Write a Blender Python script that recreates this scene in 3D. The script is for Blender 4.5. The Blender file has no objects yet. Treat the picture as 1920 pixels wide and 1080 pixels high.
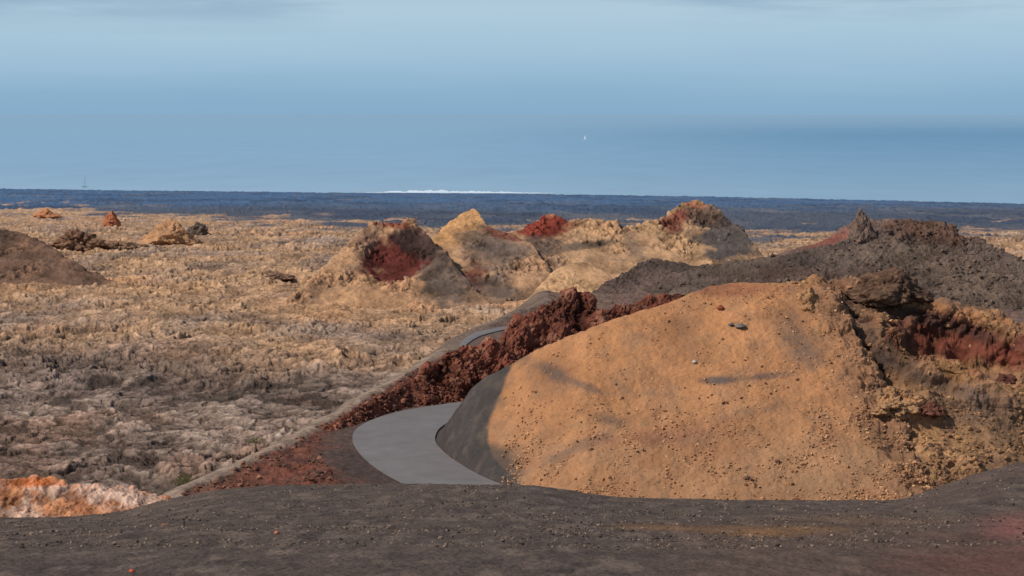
import bpy, bmesh, math, random
import numpy as np
from mathutils import Vector
random.seed(5); np.random.seed(5); rng=np.random.default_rng(11)
C=bpy.context.scene.collection
F=3733.0; HZ=215.0; CZ=200.0
PIT=math.atan((540-HZ)/F); cp,sp=math.cos(PIT),math.sin(PIT)
f32=np.float32
# ---------------- survey helpers (true perspective of a 70 mm lens) ----------------
def ray(px,py):
    a=(np.asarray(px,float)-960)/F; b=(540-np.asarray(py,float))/F
    return a, cp+b*sp, -sp+b*cp
def slope_of(px,py):
    a,dy,dz=ray(px,py); return a/dy, -dz/dy          # X/Y , drop per metre
def proj(X,Y,Z):
    d=Y*cp-Z*sp; v=Y*sp+Z*cp
    return 960+F*X/d, 540-F*v/d
def P(px,py,Y):
    s,dp=slope_of(px,py); return (float(s*Y),float(Y),float(-dp*Y))
def Pz(px,py,z):
    s,dp=slope_of(px,py); Y=-z/dp; return (float(s*Y),float(Y),float(z))
# ---------------- noise ----------------
perm=rng.permutation(256); perm=np.concatenate([perm,perm,perm]).astype(np.int32)
G3=rng.normal(size=(256,3)); G3/=np.linalg.norm(G3,axis=1)[:,None]; G3=G3.astype(f32)
an=rng.uniform(0,2*math.pi,256); G2=np.stack([np.cos(an),np.sin(an)],1).astype(f32)
def fade(t): return t*t*t*(t*(t*6-15)+10)
def pn2(x,y):
    xi=np.floor(x); yi=np.floor(y); fx=(x-xi).astype(f32); fy=(y-yi).astype(f32)
    xi=xi.astype(np.int32)&255; yi=yi.astype(np.int32)&255
    u=fade(fx); v=fade(fy); r=[]
    for j in (0,1):
        for i in (0,1):
            g=G2[perm[perm[xi+i]+yi+j]]; r.append(g[...,0]*(fx-i)+g[...,1]*(fy-j))
    a=r[0]+u*(r[1]-r[0]); b=r[2]+u*(r[3]-r[2]); return (a+v*(b-a))*1.5
def pn3(x,y,z):
    xi=np.floor(x); yi=np.floor(y); zi=np.floor(z)
    fx=(x-xi).astype(f32); fy=(y-yi).astype(f32); fz=(z-zi).astype(f32)
    xi=xi.astype(np.int32)&255; yi=yi.astype(np.int32)&255; zi=zi.astype(np.int32)&255
    u=fade(fx); v=fade(fy); w=fade(fz); o=[]
    for k in (0,1):
        r=[]
        for j in (0,1):
            for i in (0,1):
                g=G3[perm[perm[perm[xi+i]+yi+j]+zi+k]]
                r.append(g[...,0]*(fx-i)+g[...,1]*(fy-j)+g[...,2]*(fz-k))
        a=r[0]+u*(r[1]-r[0]); b=r[2]+u*(r[3]-r[2]); o.append(a+v*(b-a))
    return (o[0]+w*(o[1]-o[0]))*1.5
def pn(x,y,z=None): return pn2(x,y) if z is None else pn3(x,y,z)
def fbm(x,y,z=None,o=4,s=0):
    r=0; a=1; t=0; k=1
    for i in range(o):
        r=r+a*pn(x*k+17.3*i+s,y*k-9.1*i+s*2,None if z is None else z*k+5.7*i); t+=a; a*=.5; k*=2.03
    return r/t
def rid(x,y,z=None,o=4,s=0,g=.55):
    r=0; a=1; t=0; k=1
    for i in range(o):
        n=1-np.abs(pn(x*k+17.3*i+s,y*k-9.1*i+s*2,None if z is None else z*k+5.7*i))*1.9
        r=r+a*n*n; t+=a; a*=g; k*=2.1
    return r/t
RT=rng.random((256,3)).astype(f32); RV=(rng.random((256,3))*2-1).astype(f32)
def slabs(x,y,s=0):
    """broken crust: every cell is a tilted plate; returns height and crack distance"""
    xi=np.floor(x).astype(np.int32); yi=np.floor(y).astype(np.int32)
    f1=np.full(x.shape,9,f32); f2=f1.copy(); H=np.zeros(x.shape,f32)
    for j in (-1,0,1):
        for i in (-1,0,1):
            k=perm[perm[(xi+i+s)&255]+((yi+j)&255)]; h=RT[k]; t=RV[k]
            dx=(x-(xi+i+h[...,0])).astype(f32); dy=(y-(yi+j+h[...,1])).astype(f32); d=np.sqrt(dx*dx+dy*dy)
            m=d<f1; H=np.where(m,t[...,2]*.4+t[...,0]*dx*1.1+t[...,1]*dy*1.3,H)
            f2=np.minimum(f2,np.maximum(f1,d)); f1=np.minimum(f1,d)
    return H,f2-f1
def wor3(x,y,z,s=0):
    xi=np.floor(x).astype(np.int32); yi=np.floor(y).astype(np.int32); zi=np.floor(z).astype(np.int32)
    f1=np.full(x.shape,9,f32)
    for k in (-1,0,1):
        for j in (-1,0,1):
            for i in (-1,0,1):
                h=RT[perm[perm[perm[(xi+i+s)&255]+((yi+j)&255)]+((zi+k)&255)]]
                d=((xi+i+h[...,0]-x)**2+(yi+j+h[...,1]-y)**2+(zi+k+h[...,2]-z)**2).astype(f32)
                f1=np.minimum(f1,d)
    return np.sqrt(f1)
def lump(x,y,z,o=3,s=0,g=.5):
    """rounded blocks with sharp creases, about -0.5..0.5"""
    wx=.35*pn3(x*1.3,y*1.3,z*1.3); r=0;a=1;t=0;k=1
    for i in range(o):
        r=r+a*(.52-wor3((x+wx)*k+3.1*i,(y-wx)*k+1.7*i,z*k,s+i*5)); t+=a; a*=g; k*=2.2
    return r/t*1.5
def ss(a,b,x):
    t=np.clip((x-a)/(b-a),0,1); return t*t*(3-2*t)
def lin(c):
    c=np.array(c,float)/255; return np.where(c<=.04045,c/12.92,((c+.055)/1.055)**2.4)
def blob(px,py,cx,cy,rx,ry,ang=0,soft=.4,w=0):
    a=math.radians(ang); dx=px-cx; dy=py-cy
    u=(dx*math.cos(a)+dy*math.sin(a))/rx; v=(-dx*math.sin(a)+dy*math.cos(a))/ry
    return 1-ss(1-soft,1+soft,np.sqrt(u*u+v*v)+w)
def curve(x,pts,sm=0):
    pts=sorted(pts); return np.interp(x,[p[0] for p in pts],[p[1] for p in pts])
def mix(col,m,c):
    m=np.clip(m,0,1)[...,None]; return col*(1-m)+lin(c)*m
# ---------------- objects ----------------
def tag(o,label=None,cat=None,group=None,kind=None):
    if label:o['label']=label
    if cat:o['category']=cat
    if group:o['group']=group
    if kind:o['kind']=kind
    return o
def mesh_np(name,V,Q,mat,col=None,parent=None,smooth=True):
    me=bpy.data.meshes.new(name); n=len(V); k=Q.shape[1]
    me.vertices.add(n); me.vertices.foreach_set('co',V.astype(f32).ravel())
    me.loops.add(Q.size); me.loops.foreach_set('vertex_index',Q.astype(np.int32).ravel())
    me.polygons.add(len(Q)); me.polygons.foreach_set('loop_start',np.arange(0,Q.size,k,dtype=np.int32))
    me.polygons.foreach_set('use_smooth',np.full(len(Q),smooth,dtype=bool))
    me.update(calc_edges=True)
    if col is not None:
        at=me.color_attributes.new('Col','FLOAT_COLOR','POINT')
        c=np.ones((n,4),f32); c[:,:3]=np.clip(col,0.004,1).reshape(-1,3); at.data.foreach_set('color',c.ravel())
    me.materials.append(mat); o=bpy.data.objects.new(name,me); C.objects.link(o)
    if parent:o.parent=parent
    return o
def grid_mesh(name,X,Y,Z,col,mat):
    r,c=X.shape; V=np.stack([X,Y,Z+CZ],-1).reshape(-1,3)
    i=np.arange(r*c).reshape(r,c)
    Q=np.stack([i[:-1,:-1],i[:-1,1:],i[1:,1:],i[1:,:-1]],-1).reshape(-1,4)
    return mesh_np(name,V,Q,mat,col.reshape(-1,3))
# ---------------- materials ----------------
def rocky(name,s1=1.5,s2=6,bump=.6,dist=.3,var=.35,stretch=(1,1,1),vor=.5,rough=.95):
    m=bpy.data.materials.new(name); m.use_nodes=True; nt=m.node_tree; N=nt.nodes; L=nt.links
    b=N['Principled BSDF']; b.inputs['Roughness'].default_value=rough; b.inputs['Specular IOR Level'].default_value=.08
    at=N.new('ShaderNodeAttribute'); at.attribute_name='Col'
    g=N.new('ShaderNodeNewGeometry'); mp=N.new('ShaderNodeMapping'); mp.inputs['Scale'].default_value=stretch
    L.new(g.outputs['Position'],mp.inputs['Vector'])
    def noise(s,d=6,r=.65):
        n=N.new('ShaderNodeTexNoise'); n.inputs['Scale'].default_value=s; n.inputs['Detail'].default_value=d; n.inputs['Roughness'].default_value=r
        L.new(mp.outputs[0],n.inputs['Vector']); return n.outputs['Fac']
    n1=noise(s1); n2=noise(s2,5,.7)
    vo=N.new('ShaderNodeTexVoronoi'); vo.inputs['Scale'].default_value=s2*.5; L.new(mp.outputs[0],vo.inputs['Vector'])
    def mth(op,a,b_):
        n=N.new('ShaderNodeMath'); n.operation=op
        for k,v in ((0,a),(1,b_)):
            if isinstance(v,(int,float)): n.inputs[k].default_value=v
            else: L.new(v,n.inputs[k])
        return n.outputs[0]
    h=mth('ADD',mth('MULTIPLY',n1,1.0),mth('ADD',mth('MULTIPLY',n2,.6),mth('MULTIPLY',vo.outputs['Distance'],-vor)))
    v=mth('ADD',mth('MULTIPLY',mth('SUBTRACT',n1,.5),var*3.0),mth('MULTIPLY',mth('SUBTRACT',n2,.5),var*3.5))
    v=mth('ADD',v,1.0); v=mth('MAXIMUM',v,.25)
    mx=N.new('ShaderNodeVectorMath'); mx.operation='SCALE'; L.new(at.outputs['Color'],mx.inputs[0]); L.new(v,mx.inputs['Scale'])
    L.new(mx.outputs[0],b.inputs['Base Color'])
    bp=N.new('ShaderNodeBump'); bp.inputs['Strength'].default_value=bump; bp.inputs['Distance'].default_value=dist
    L.new(h,bp.inputs['Height']); L.new(bp.outputs[0],b.inputs['Normal'])
    return m
def plain(name,c,rough=.8,spec=.3):
    m=bpy.data.materials.new(name); m.use_nodes=True; nt=m.node_tree; b=nt.nodes['Principled BSDF']
    n=nt.nodes.new('ShaderNodeTexNoise'); n.inputs['Scale'].default_value=3; n.inputs['Detail'].default_value=6
    r=nt.nodes.new('ShaderNodeValToRGB'); l=lin(c)
    r.color_ramp.elements[0].color=(*(l*.85),1); r.color_ramp.elements[1].color=(*(l*1.12),1)
    nt.links.new(n.outputs['Fac'],r.inputs[0]); nt.links.new(r.outputs[0],b.inputs['Base Color'])
    b.inputs['Roughness'].default_value=rough; b.inputs['Specular IOR Level'].default_value=spec; return m
M_plain=rocky('lava_plain_rock',.5,2.4,.9,.6,.32,(.85,1,1))
M_cinder=rocky('orange_cinder',.5,6,.6,.14,.20)
M_rugged=rocky('rugged_rock',.7,3,.8,.4,.28)
M_grav=rocky('dark_gravel',1.6,16,.8,.10,.42,(1,.6,1))
M_hill=rocky('dark_cinder',.6,4,.9,.5,.36)
M_cone=rocky('cone_rock',.3,1.6,.7,.7,.25)
M_rock=rocky('outcrop_rock',.8,4,.9,.4,.32)
M_small=rocky('pale_rock',3,14,.7,.08,.25)

# ---------------- generic ridge hill ----------------
def hill(name,tops,foot,slope,base,x0,x1,nx,nyf,nyb,mat,rough,colf,back=.7,rnd=1.0,smooth=5,sink=1.5,front_ext=2.0,tail=.6,carve=None,label=None,cav=.22):
    pxs=np.linspace(x0,x1,nx)
    fine=np.arange(x0-60,x1+61,1.0); tp=curve(fine,tops)
    k=np.exp(-.5*(np.arange(-4*smooth,4*smooth+1)/smooth)**2); k/=k.sum()
    tpf=np.convolve(np.pad(tp,4*smooth,mode='edge'),k,'valid')
    tpy=np.interp(pxs,fine,tpf)
    s,dp=slope_of(pxs,tpy)
    Yf=curve(pxs,foot) if isinstance(foot,list) else np.full(nx,float(foot))
    Yr=(-base+slope*Yf)/(slope+dp); zr=-dp*Yr
    hgt=np.maximum(zr-base,0); bw=hgt/back+3
    tf=np.linspace(0,1,nyf)[:,None]; tb=np.linspace(0,1,nyb+1)[1:,None]
    Yfront=(Yf-front_ext)+(Yr-(Yf-front_ext))*tf
    Y=np.concatenate([Yfront,Yr+bw*tb],0)
    X=s[None,:]*Y
    dF=np.maximum(Yr[None]-Y,0); dB=np.maximum(Y-Yr[None],0)
    z=zr[None]-slope*(np.sqrt(dF**2+rnd**2)-rnd)-back*(np.sqrt(dB**2+rnd**2)-rnd)
    lo=base-sink
    z=lo+ tail*np.logaddexp(0,(z-lo)/tail)
    px,py=proj(X,Y,z)
    amp=np.clip((z-lo)/(sink+1.0),0,1)
    if carve is not None: z=z+carve(X,Y,z,px,py)*amp
    Xu,Xv=np.gradient(X,axis=1),np.gradient(X,axis=0); Yu,Yv_=np.gradient(Y,axis=1),np.gradient(Y,axis=0); Zu,Zv=np.gradient(z,axis=1),np.gradient(z,axis=0)
    nx_=Yu*Zv-Zu*Yv_; ny_=Zu*Xv-Xu*Zv; nz_=Xu*Yv_-Yu*Xv; ln=np.sqrt(nx_**2+ny_**2+nz_**2)+1e-9; sg=np.where(nz_<0,-1,1)/ln
    D=rough(X,Y,z,px,py)*amp
    X=X+nx_*sg*D; Y=Y+ny_*sg*D; z=z+nz_*sg*D
    px,py=proj(X,Y,z)
    col=colf(X,Y,z,px,py)
    sd_=D.std()+1e-6; col=col*(1+cav*np.clip((D-D.mean())/sd_,-1.8,1.2))[...,None]  # crevice shade painted into the colour: hollows darker, bulges lighter
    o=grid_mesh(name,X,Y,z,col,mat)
    if label: tag(o,label,name.split('_')[-1])
    return o

# ================= GROUND (lava plain to the coast) =================
pc=np.concatenate([np.linspace(-6000,-80,70)[:-1],np.linspace(-80,2000,1350),np.linspace(2000,8000,70)[1:]])
sc=(pc-960)/F
coast=curve(pc,[(-3000,348),(0,354),(200,357),(400,359),(700,362.5),(1000,364),(1300,368.5),(1600,375),(1920,383),(3500,410)])
_,dc=slope_of(pc,coast)
d1=curve(pc,[(0,(398-HZ)/F),(960,(408-HZ)/F),(1400,(425-HZ)/F),(1920,(430-HZ)/F)])
Yc=199.0/dc
t=np.concatenate([1/np.linspace(1/25.,1/150.,50)[:-1],1/np.linspace(1/150.,1/650.,900)[:-1],np.geomspace(650,4300,300)[:-1]])
Yl=np.concatenate([np.repeat(t[:,None],len(pc),1), 4300+(Yc[None]-4300)*np.linspace(0,1,60)[:,None], Yc[None]+np.linspace(10,200,6)[:,None]],0)
X=sc[None]*Yl; Y=Yl
z1=-d1*1100; d2=dc+.3*(d1-dc); z2=-d2*2200
Z=np.empty_like(Y)
for j in range(len(pc)):
    Z[:,j]=np.interp(Y[:,j],[0,520,650,1100,2200,Yc[j],Yc[j]+30,Yc[j]+300],[-38,-38,-39.5,z1[j],z2[j],-199,-202,-215])
wx=fbm(X/6,Y/6,o=2,s=2); wy=fbm(X/6,Y/6,o=2,s=12)
s0,k0_=slabs(X/16+.8*wx,Y/18+.8*wy,43)
s1,k1=slabs(X/6.5+.8*wx,Y/6.5+.8*wy,3); s2,k2=slabs(X/2.7+.9*wx,Y/2.7+.9*wy,11); s3,k3=slabs(X/1.2+1.2*wy,Y/1.2+1.2*wx,21)
r1=rid(X/18,Y/18,o=5,s=3); r2=rid(X/6,Y/6,o=4,s=33)
k1=np.clip(k1*6,0,1); k2=np.clip(k2*4,0,1); k3=np.clip(k3*4,0,1)
big=fbm(X/70,Y/70,o=3,s=5); big2=fbm(X/260,Y/420,o=4,s=8)
mid=ss(270,370,Y+90*big)
smooth_=ss(-.15,.3,fbm(X/30,Y/40,o=3,s=90))
a=(1+.25*mid)*(.62+.65*smooth_)
rel0=.40*s0+.42*s1+.26*s2+.10*s3+.14*(k1-1)+.08*(k2-1)+1.0*(r1-.5)+.45*(r2-.5)
relief=a*rel0+2.2*big*(1-.5*mid)+.5*(r1-.5)
far=ss(650,1400,Y)
rf=rid(X/90,Y/140,o=5,s=21)
relief=relief*(1-.7*far)+far*6*(rf-.5)
relief*=1-ss(-60,0,Y-Yc[None])*.6
Z=Z+relief
px,py=proj(X,Y,Z)
col=np.zeros(X.shape+(3,))+lin((164,139,122))
col=mix(col,.75*ss(-.25,.35,big+.3*r1-.15),(180,154,134))
col=mix(col,.7*ss(.0,.6,s2),(194,170,149))
col=mix(col,.5*ss(.0,.6,-s1),(136,114,100))
col=mix(col,.6*ss(.05,.35,fbm(X/16,Y/26,o=4,s=34)),(182,142,118))
col=mix(col,mid*ss(-.5,.2,fbm(X/25,Y/45,o=4,s=31)),(194,154,118))
col=mix(col,.75*mid*ss(.1,.45,fbm(X/35,Y/60,o=4,s=41)),(204,152,108))
col=mix(col,.65*mid*ss(.05,.3,fbm(X/14,Y/24,o=5,s=51)),(138,114,97))
wn=.8*fbm(X/12,Y/20,o=5,s=61)
col=mix(col,.6*blob(px,py,230,700,420,50,3,.5,wn),(108,92,84))
col=mix(col,.4*blob(px,py,700,620,170,25,0,.5,wn),(140,120,108))
col=mix(col,.6*blob(px,py,640,585,170,20,5,.5,wn),(206,158,116))
col=mix(col,.5*blob(px,py,350,540,380,18,-2,.5,wn),(212,164,120))
col=mix(col,.3*blob(px,py,180,860,300,40,0,.5,wn),(126,104,92))
cv=(.45+.55*k1)*(.6+.4*k2)*(.8+.2*k3)*np.clip(.95+.6*rel0,.35,1.25)  # occlusion-like shade painted into cracks and low parts of the crust
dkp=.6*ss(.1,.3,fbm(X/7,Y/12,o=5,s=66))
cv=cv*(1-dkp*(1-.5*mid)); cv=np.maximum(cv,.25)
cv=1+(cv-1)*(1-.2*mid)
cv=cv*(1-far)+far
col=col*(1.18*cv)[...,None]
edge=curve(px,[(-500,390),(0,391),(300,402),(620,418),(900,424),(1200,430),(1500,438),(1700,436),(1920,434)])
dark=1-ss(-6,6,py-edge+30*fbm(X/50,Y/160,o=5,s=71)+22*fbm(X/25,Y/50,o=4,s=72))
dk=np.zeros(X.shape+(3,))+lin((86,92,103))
dk=mix(dk,ss(402,374,py+14*big2),(82,109,140))  # bluish distance haze painted into the far dark lava
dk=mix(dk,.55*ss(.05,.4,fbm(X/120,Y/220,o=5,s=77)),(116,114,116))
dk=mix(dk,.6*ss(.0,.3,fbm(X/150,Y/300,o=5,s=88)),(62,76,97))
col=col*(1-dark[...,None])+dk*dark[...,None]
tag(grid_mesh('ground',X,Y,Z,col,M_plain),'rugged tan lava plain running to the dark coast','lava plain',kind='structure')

# ================= SEA, SURF =================
def node_mat(name):
    m=bpy.data.materials.new(name); m.use_nodes=True; return m,m.node_tree.nodes,m.node_tree.links
m,N,L=node_mat('sea_water'); b=N['Principled BSDF']; b.inputs['Roughness'].default_value=.7; b.inputs['Specular IOR Level'].default_value=.0
g=N.new('ShaderNodeNewGeometry'); sx=N.new('ShaderNodeSeparateXYZ'); L.new(g.outputs['Position'],sx.inputs[0])
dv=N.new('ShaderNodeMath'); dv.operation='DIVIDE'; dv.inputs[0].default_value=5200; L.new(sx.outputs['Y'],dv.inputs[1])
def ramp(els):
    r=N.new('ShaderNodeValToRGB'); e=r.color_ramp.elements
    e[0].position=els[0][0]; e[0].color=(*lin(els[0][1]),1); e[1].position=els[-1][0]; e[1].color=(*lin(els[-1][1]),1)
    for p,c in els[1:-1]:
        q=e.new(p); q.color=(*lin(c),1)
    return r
ra=ramp([(0,(140,171,192)),(.15,(138,172,194)),(.4,(136,171,195)),(.75,(139,171,194)),(1,(146,175,194))])  # both distance ramps carry painted haze, fading the sea into the sky
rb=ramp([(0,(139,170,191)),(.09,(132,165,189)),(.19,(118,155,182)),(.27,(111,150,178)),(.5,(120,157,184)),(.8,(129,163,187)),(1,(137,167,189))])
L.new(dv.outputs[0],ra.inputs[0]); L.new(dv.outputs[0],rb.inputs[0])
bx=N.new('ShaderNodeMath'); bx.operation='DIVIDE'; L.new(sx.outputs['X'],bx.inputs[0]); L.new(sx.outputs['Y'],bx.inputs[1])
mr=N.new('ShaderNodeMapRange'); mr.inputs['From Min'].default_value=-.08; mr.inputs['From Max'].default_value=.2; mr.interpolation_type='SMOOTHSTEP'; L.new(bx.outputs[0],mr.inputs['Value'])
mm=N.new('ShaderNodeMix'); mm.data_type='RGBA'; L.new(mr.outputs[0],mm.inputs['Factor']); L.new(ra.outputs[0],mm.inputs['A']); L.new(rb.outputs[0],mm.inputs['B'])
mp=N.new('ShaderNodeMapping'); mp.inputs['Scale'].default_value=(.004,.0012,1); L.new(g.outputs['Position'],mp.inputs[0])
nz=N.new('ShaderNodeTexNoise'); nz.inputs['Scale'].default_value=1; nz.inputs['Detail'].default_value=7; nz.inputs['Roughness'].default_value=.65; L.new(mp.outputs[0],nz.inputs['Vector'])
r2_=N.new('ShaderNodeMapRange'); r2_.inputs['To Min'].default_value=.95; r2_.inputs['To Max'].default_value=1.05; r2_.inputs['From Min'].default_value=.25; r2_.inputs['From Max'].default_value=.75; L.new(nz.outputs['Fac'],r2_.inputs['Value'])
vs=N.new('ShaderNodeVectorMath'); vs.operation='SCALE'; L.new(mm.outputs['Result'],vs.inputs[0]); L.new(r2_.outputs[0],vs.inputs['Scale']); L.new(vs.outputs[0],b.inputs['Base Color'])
V=[];Ys=[3500,5000,8000,15000,40000,120000,500000,1500000]
for y in Ys:
    for x in (-1,-.3,.3,1): V.append((x*max(y*2.0,9000),y,0))
Q=[[i*4+j,i*4+j+1,i*4+j+5,i*4+j+4] for i in range(len(Ys)-1) for j in range(3)]
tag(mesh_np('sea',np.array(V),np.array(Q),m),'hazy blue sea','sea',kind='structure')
M_foam=plain('white_foam',(215,227,236),.9,.1)
xs=np.linspace(680,1040,360); n0=fbm(xs/14,xs*0+.5,o=5); wv=np.clip((xs-680)/110,0,1)*np.clip((1040-xs)/200,0,1)
V=[]
for i,x in enumerate(xs):
    t1=max(0,wv[i]*(1.0+1.6*n0[i])); yb=360.8+ (x-850)*.005
    a_=Pz(x,yb+1.2,-199.6); b_=Pz(x,yb-3.2*t1+.5,-199.6)
    V+= [(a_[0],a_[1],.6),(b_[0],b_[1],.6)]
Q=[[2*i,2*i+2,2*i+3,2*i+1] for i in range(len(xs)-1)]
tag(mesh_np('surf',np.array(V),np.array(Q),M_foam),'white line of surf breaking on the dark coast','surf',kind='structure')

# ================= MIDDLE CONES =================
def rg(a1,s1,a2,s2,sd,crown=.9):
    return lambda X,Y,z,px,py: (a1*lump(X/s1,Y/s1,z/s1,4,sd,.6)+a2*lump(X/s2,Y/s2,z/s2,2,sd+7))*(.15+1.1*ss(-.05,.3,fbm(X/9,Y/9,z/9,o=3,s=sd+3))*(1 if crown>.3 else ss(415,450,py))+crown*ss(450,415,py))+a1*.6*fbm(X/s1/1.5,Y/s1/1.5,z/s1/1.5,o=4,s=sd)*(1 if crown>.3 else ss(400,450,py)+.15)
def colA(X,Y,z,px,py):
    w=1.0*fbm(X/4,Y/4,z/4,o=4,s=3); c=np.zeros(X.shape+(3,))+lin((180,138,102))
    c=mix(c,ss(0,.4,fbm(X/9,Y/9,z/9,o=4,s=12)),(152,118,92))
    c=mix(c,ss(.1,.4,fbm(X/4,Y/4,z/4,o=3,s=15))*.6,(196,152,112))
    c=mix(c,.9*blob(px,py,812,496,44,84,-28,.4,w),(88,76,69))  # shade on the cone's right side, painted as a dark patch
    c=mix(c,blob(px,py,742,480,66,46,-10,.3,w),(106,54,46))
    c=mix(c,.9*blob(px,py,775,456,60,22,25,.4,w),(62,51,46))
    c=mix(c,.8*blob(px,py,735,420,36,8,5,.4,w),(132,72,54))
    c=mix(c,.6*blob(px,py,690,450,20,34,40,.4,w),(128,104,86))
    c=mix(c,.6*blob(px,py,870,545,70,30,10,.4,w),(100,86,76))
    c=mix(c,.5*blob(px,py,650,515,14,40,40,.4,w),(124,100,82))
    return c
def carveA(X,Y,z,px,py): return -3.2*blob(px,py,748,478,60,38,-10,.5)+ -1.5*blob(px,py,733,414,28,8,0,.5)
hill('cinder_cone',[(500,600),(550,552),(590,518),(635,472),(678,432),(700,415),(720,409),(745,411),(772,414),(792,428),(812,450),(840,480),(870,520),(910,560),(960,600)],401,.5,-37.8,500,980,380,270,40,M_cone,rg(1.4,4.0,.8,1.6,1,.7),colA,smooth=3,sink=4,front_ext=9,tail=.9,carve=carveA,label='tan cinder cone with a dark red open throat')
def colB(X,Y,z,px,py):
    w=1.0*fbm(X/5,Y/5,z/5,o=4,s=23); c=np.zeros(X.shape+(3,))+lin((170,132,100))
    c=mix(c,ss(0,.35,fbm(X/9,Y/9,z/9,o=4,s=22)),(128,106,88))
    c=mix(c,blob(px,py,865,425,60,32,-20,.4,w),(204,152,102))
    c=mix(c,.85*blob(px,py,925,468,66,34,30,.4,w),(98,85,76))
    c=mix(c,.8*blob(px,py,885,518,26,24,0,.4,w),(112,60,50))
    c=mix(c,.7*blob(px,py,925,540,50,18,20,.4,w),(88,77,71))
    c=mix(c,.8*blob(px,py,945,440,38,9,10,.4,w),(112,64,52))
    return c
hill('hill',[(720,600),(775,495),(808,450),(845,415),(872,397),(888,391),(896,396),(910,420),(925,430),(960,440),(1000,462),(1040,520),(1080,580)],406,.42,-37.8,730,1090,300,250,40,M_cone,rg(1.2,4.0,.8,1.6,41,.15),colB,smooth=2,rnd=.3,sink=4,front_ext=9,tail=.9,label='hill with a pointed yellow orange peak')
def colC(X,Y,z,px,py):
    w=1.0*fbm(X/5,Y/5,z/5,o=4,s=33); c=np.zeros(X.shape+(3,))+lin((174,136,102))
    c=mix(c,ss(.05,.4,fbm(X/10,Y/10,z/10,o=4,s=32)),(144,116,92))
    c=mix(c,blob(px,py,1022,424,56,24,-12,.4,w),(132,62,49))
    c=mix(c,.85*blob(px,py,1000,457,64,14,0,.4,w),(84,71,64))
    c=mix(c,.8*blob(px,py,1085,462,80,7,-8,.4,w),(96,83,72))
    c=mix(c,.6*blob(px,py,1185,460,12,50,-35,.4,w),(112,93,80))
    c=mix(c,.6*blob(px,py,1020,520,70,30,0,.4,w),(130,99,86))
    c=mix(c,.6*blob(px,py,1120,430,50,8,5,.4,w),(194,150,108))
    return c
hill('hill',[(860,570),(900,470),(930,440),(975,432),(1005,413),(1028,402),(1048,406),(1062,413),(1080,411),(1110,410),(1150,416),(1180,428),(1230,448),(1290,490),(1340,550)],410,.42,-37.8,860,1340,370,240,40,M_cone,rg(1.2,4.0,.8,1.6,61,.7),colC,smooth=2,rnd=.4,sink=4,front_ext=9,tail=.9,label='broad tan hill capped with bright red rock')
def colE(X,Y,z,px,py):
    w=1.0*fbm(X/5,Y/5,z/5,o=4,s=43); c=np.zeros(X.shape+(3,))+lin((178,140,104))
    c=mix(c,ss(.1,.4,fbm(X/10,Y/10,z/10,o=4,s=42)),(152,121,94))
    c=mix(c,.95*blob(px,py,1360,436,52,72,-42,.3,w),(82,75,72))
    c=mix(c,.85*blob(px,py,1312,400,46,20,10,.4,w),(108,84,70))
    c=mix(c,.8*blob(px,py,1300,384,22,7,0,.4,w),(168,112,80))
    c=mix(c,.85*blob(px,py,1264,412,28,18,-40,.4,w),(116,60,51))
    return c
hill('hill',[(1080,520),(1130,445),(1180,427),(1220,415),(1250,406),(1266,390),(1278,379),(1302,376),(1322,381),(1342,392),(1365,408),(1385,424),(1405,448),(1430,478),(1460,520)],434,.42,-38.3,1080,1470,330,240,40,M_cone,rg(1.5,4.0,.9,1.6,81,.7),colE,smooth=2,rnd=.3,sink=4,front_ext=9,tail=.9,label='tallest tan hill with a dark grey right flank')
def colD(X,Y,z,px,py):
    c=np.zeros(X.shape+(3,))+lin((184,144,106))
    return mix(c,.6*ss(.0,.4,fbm(X/6,Y/6,z/6,o=4,s=52)),(160,120,92))
hill('mound',[(960,590),(1000,548),(1040,508),(1075,492),(1095,490),(1120,500),(1160,530),(1220,590)],388,.5,-38,960,1230,190,140,30,M_cone,rg(.6,4,.3,1.4,91),colD,sink=4,front_ext=9,tail=.8,label='small pale tan mound in front of the middle cones')
def colL(X,Y,z,px,py):
    c=np.zeros(X.shape+(3,))+lin((112,86,70)); c=mix(c,ss(0,.4,fbm(X/8,Y/8,z/8,o=4,s=62)),(138,104,82))
    return mix(c,.7*ss(465,430,py+30*fbm(X/8,Y/8,o=3)),(78,62,53))
hill('hill',[(-300,420),(-60,424),(0,430),(30,435),(70,447),(105,470),(145,494),(190,518),(240,540)],452,.36,-38.5,-300,250,300,200,30,M_cone,rg(1.4,3.5,.8,1.4,101),colL,sink=4,front_ext=10,tail=1.2,label='dark brown hill at the left edge')

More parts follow.
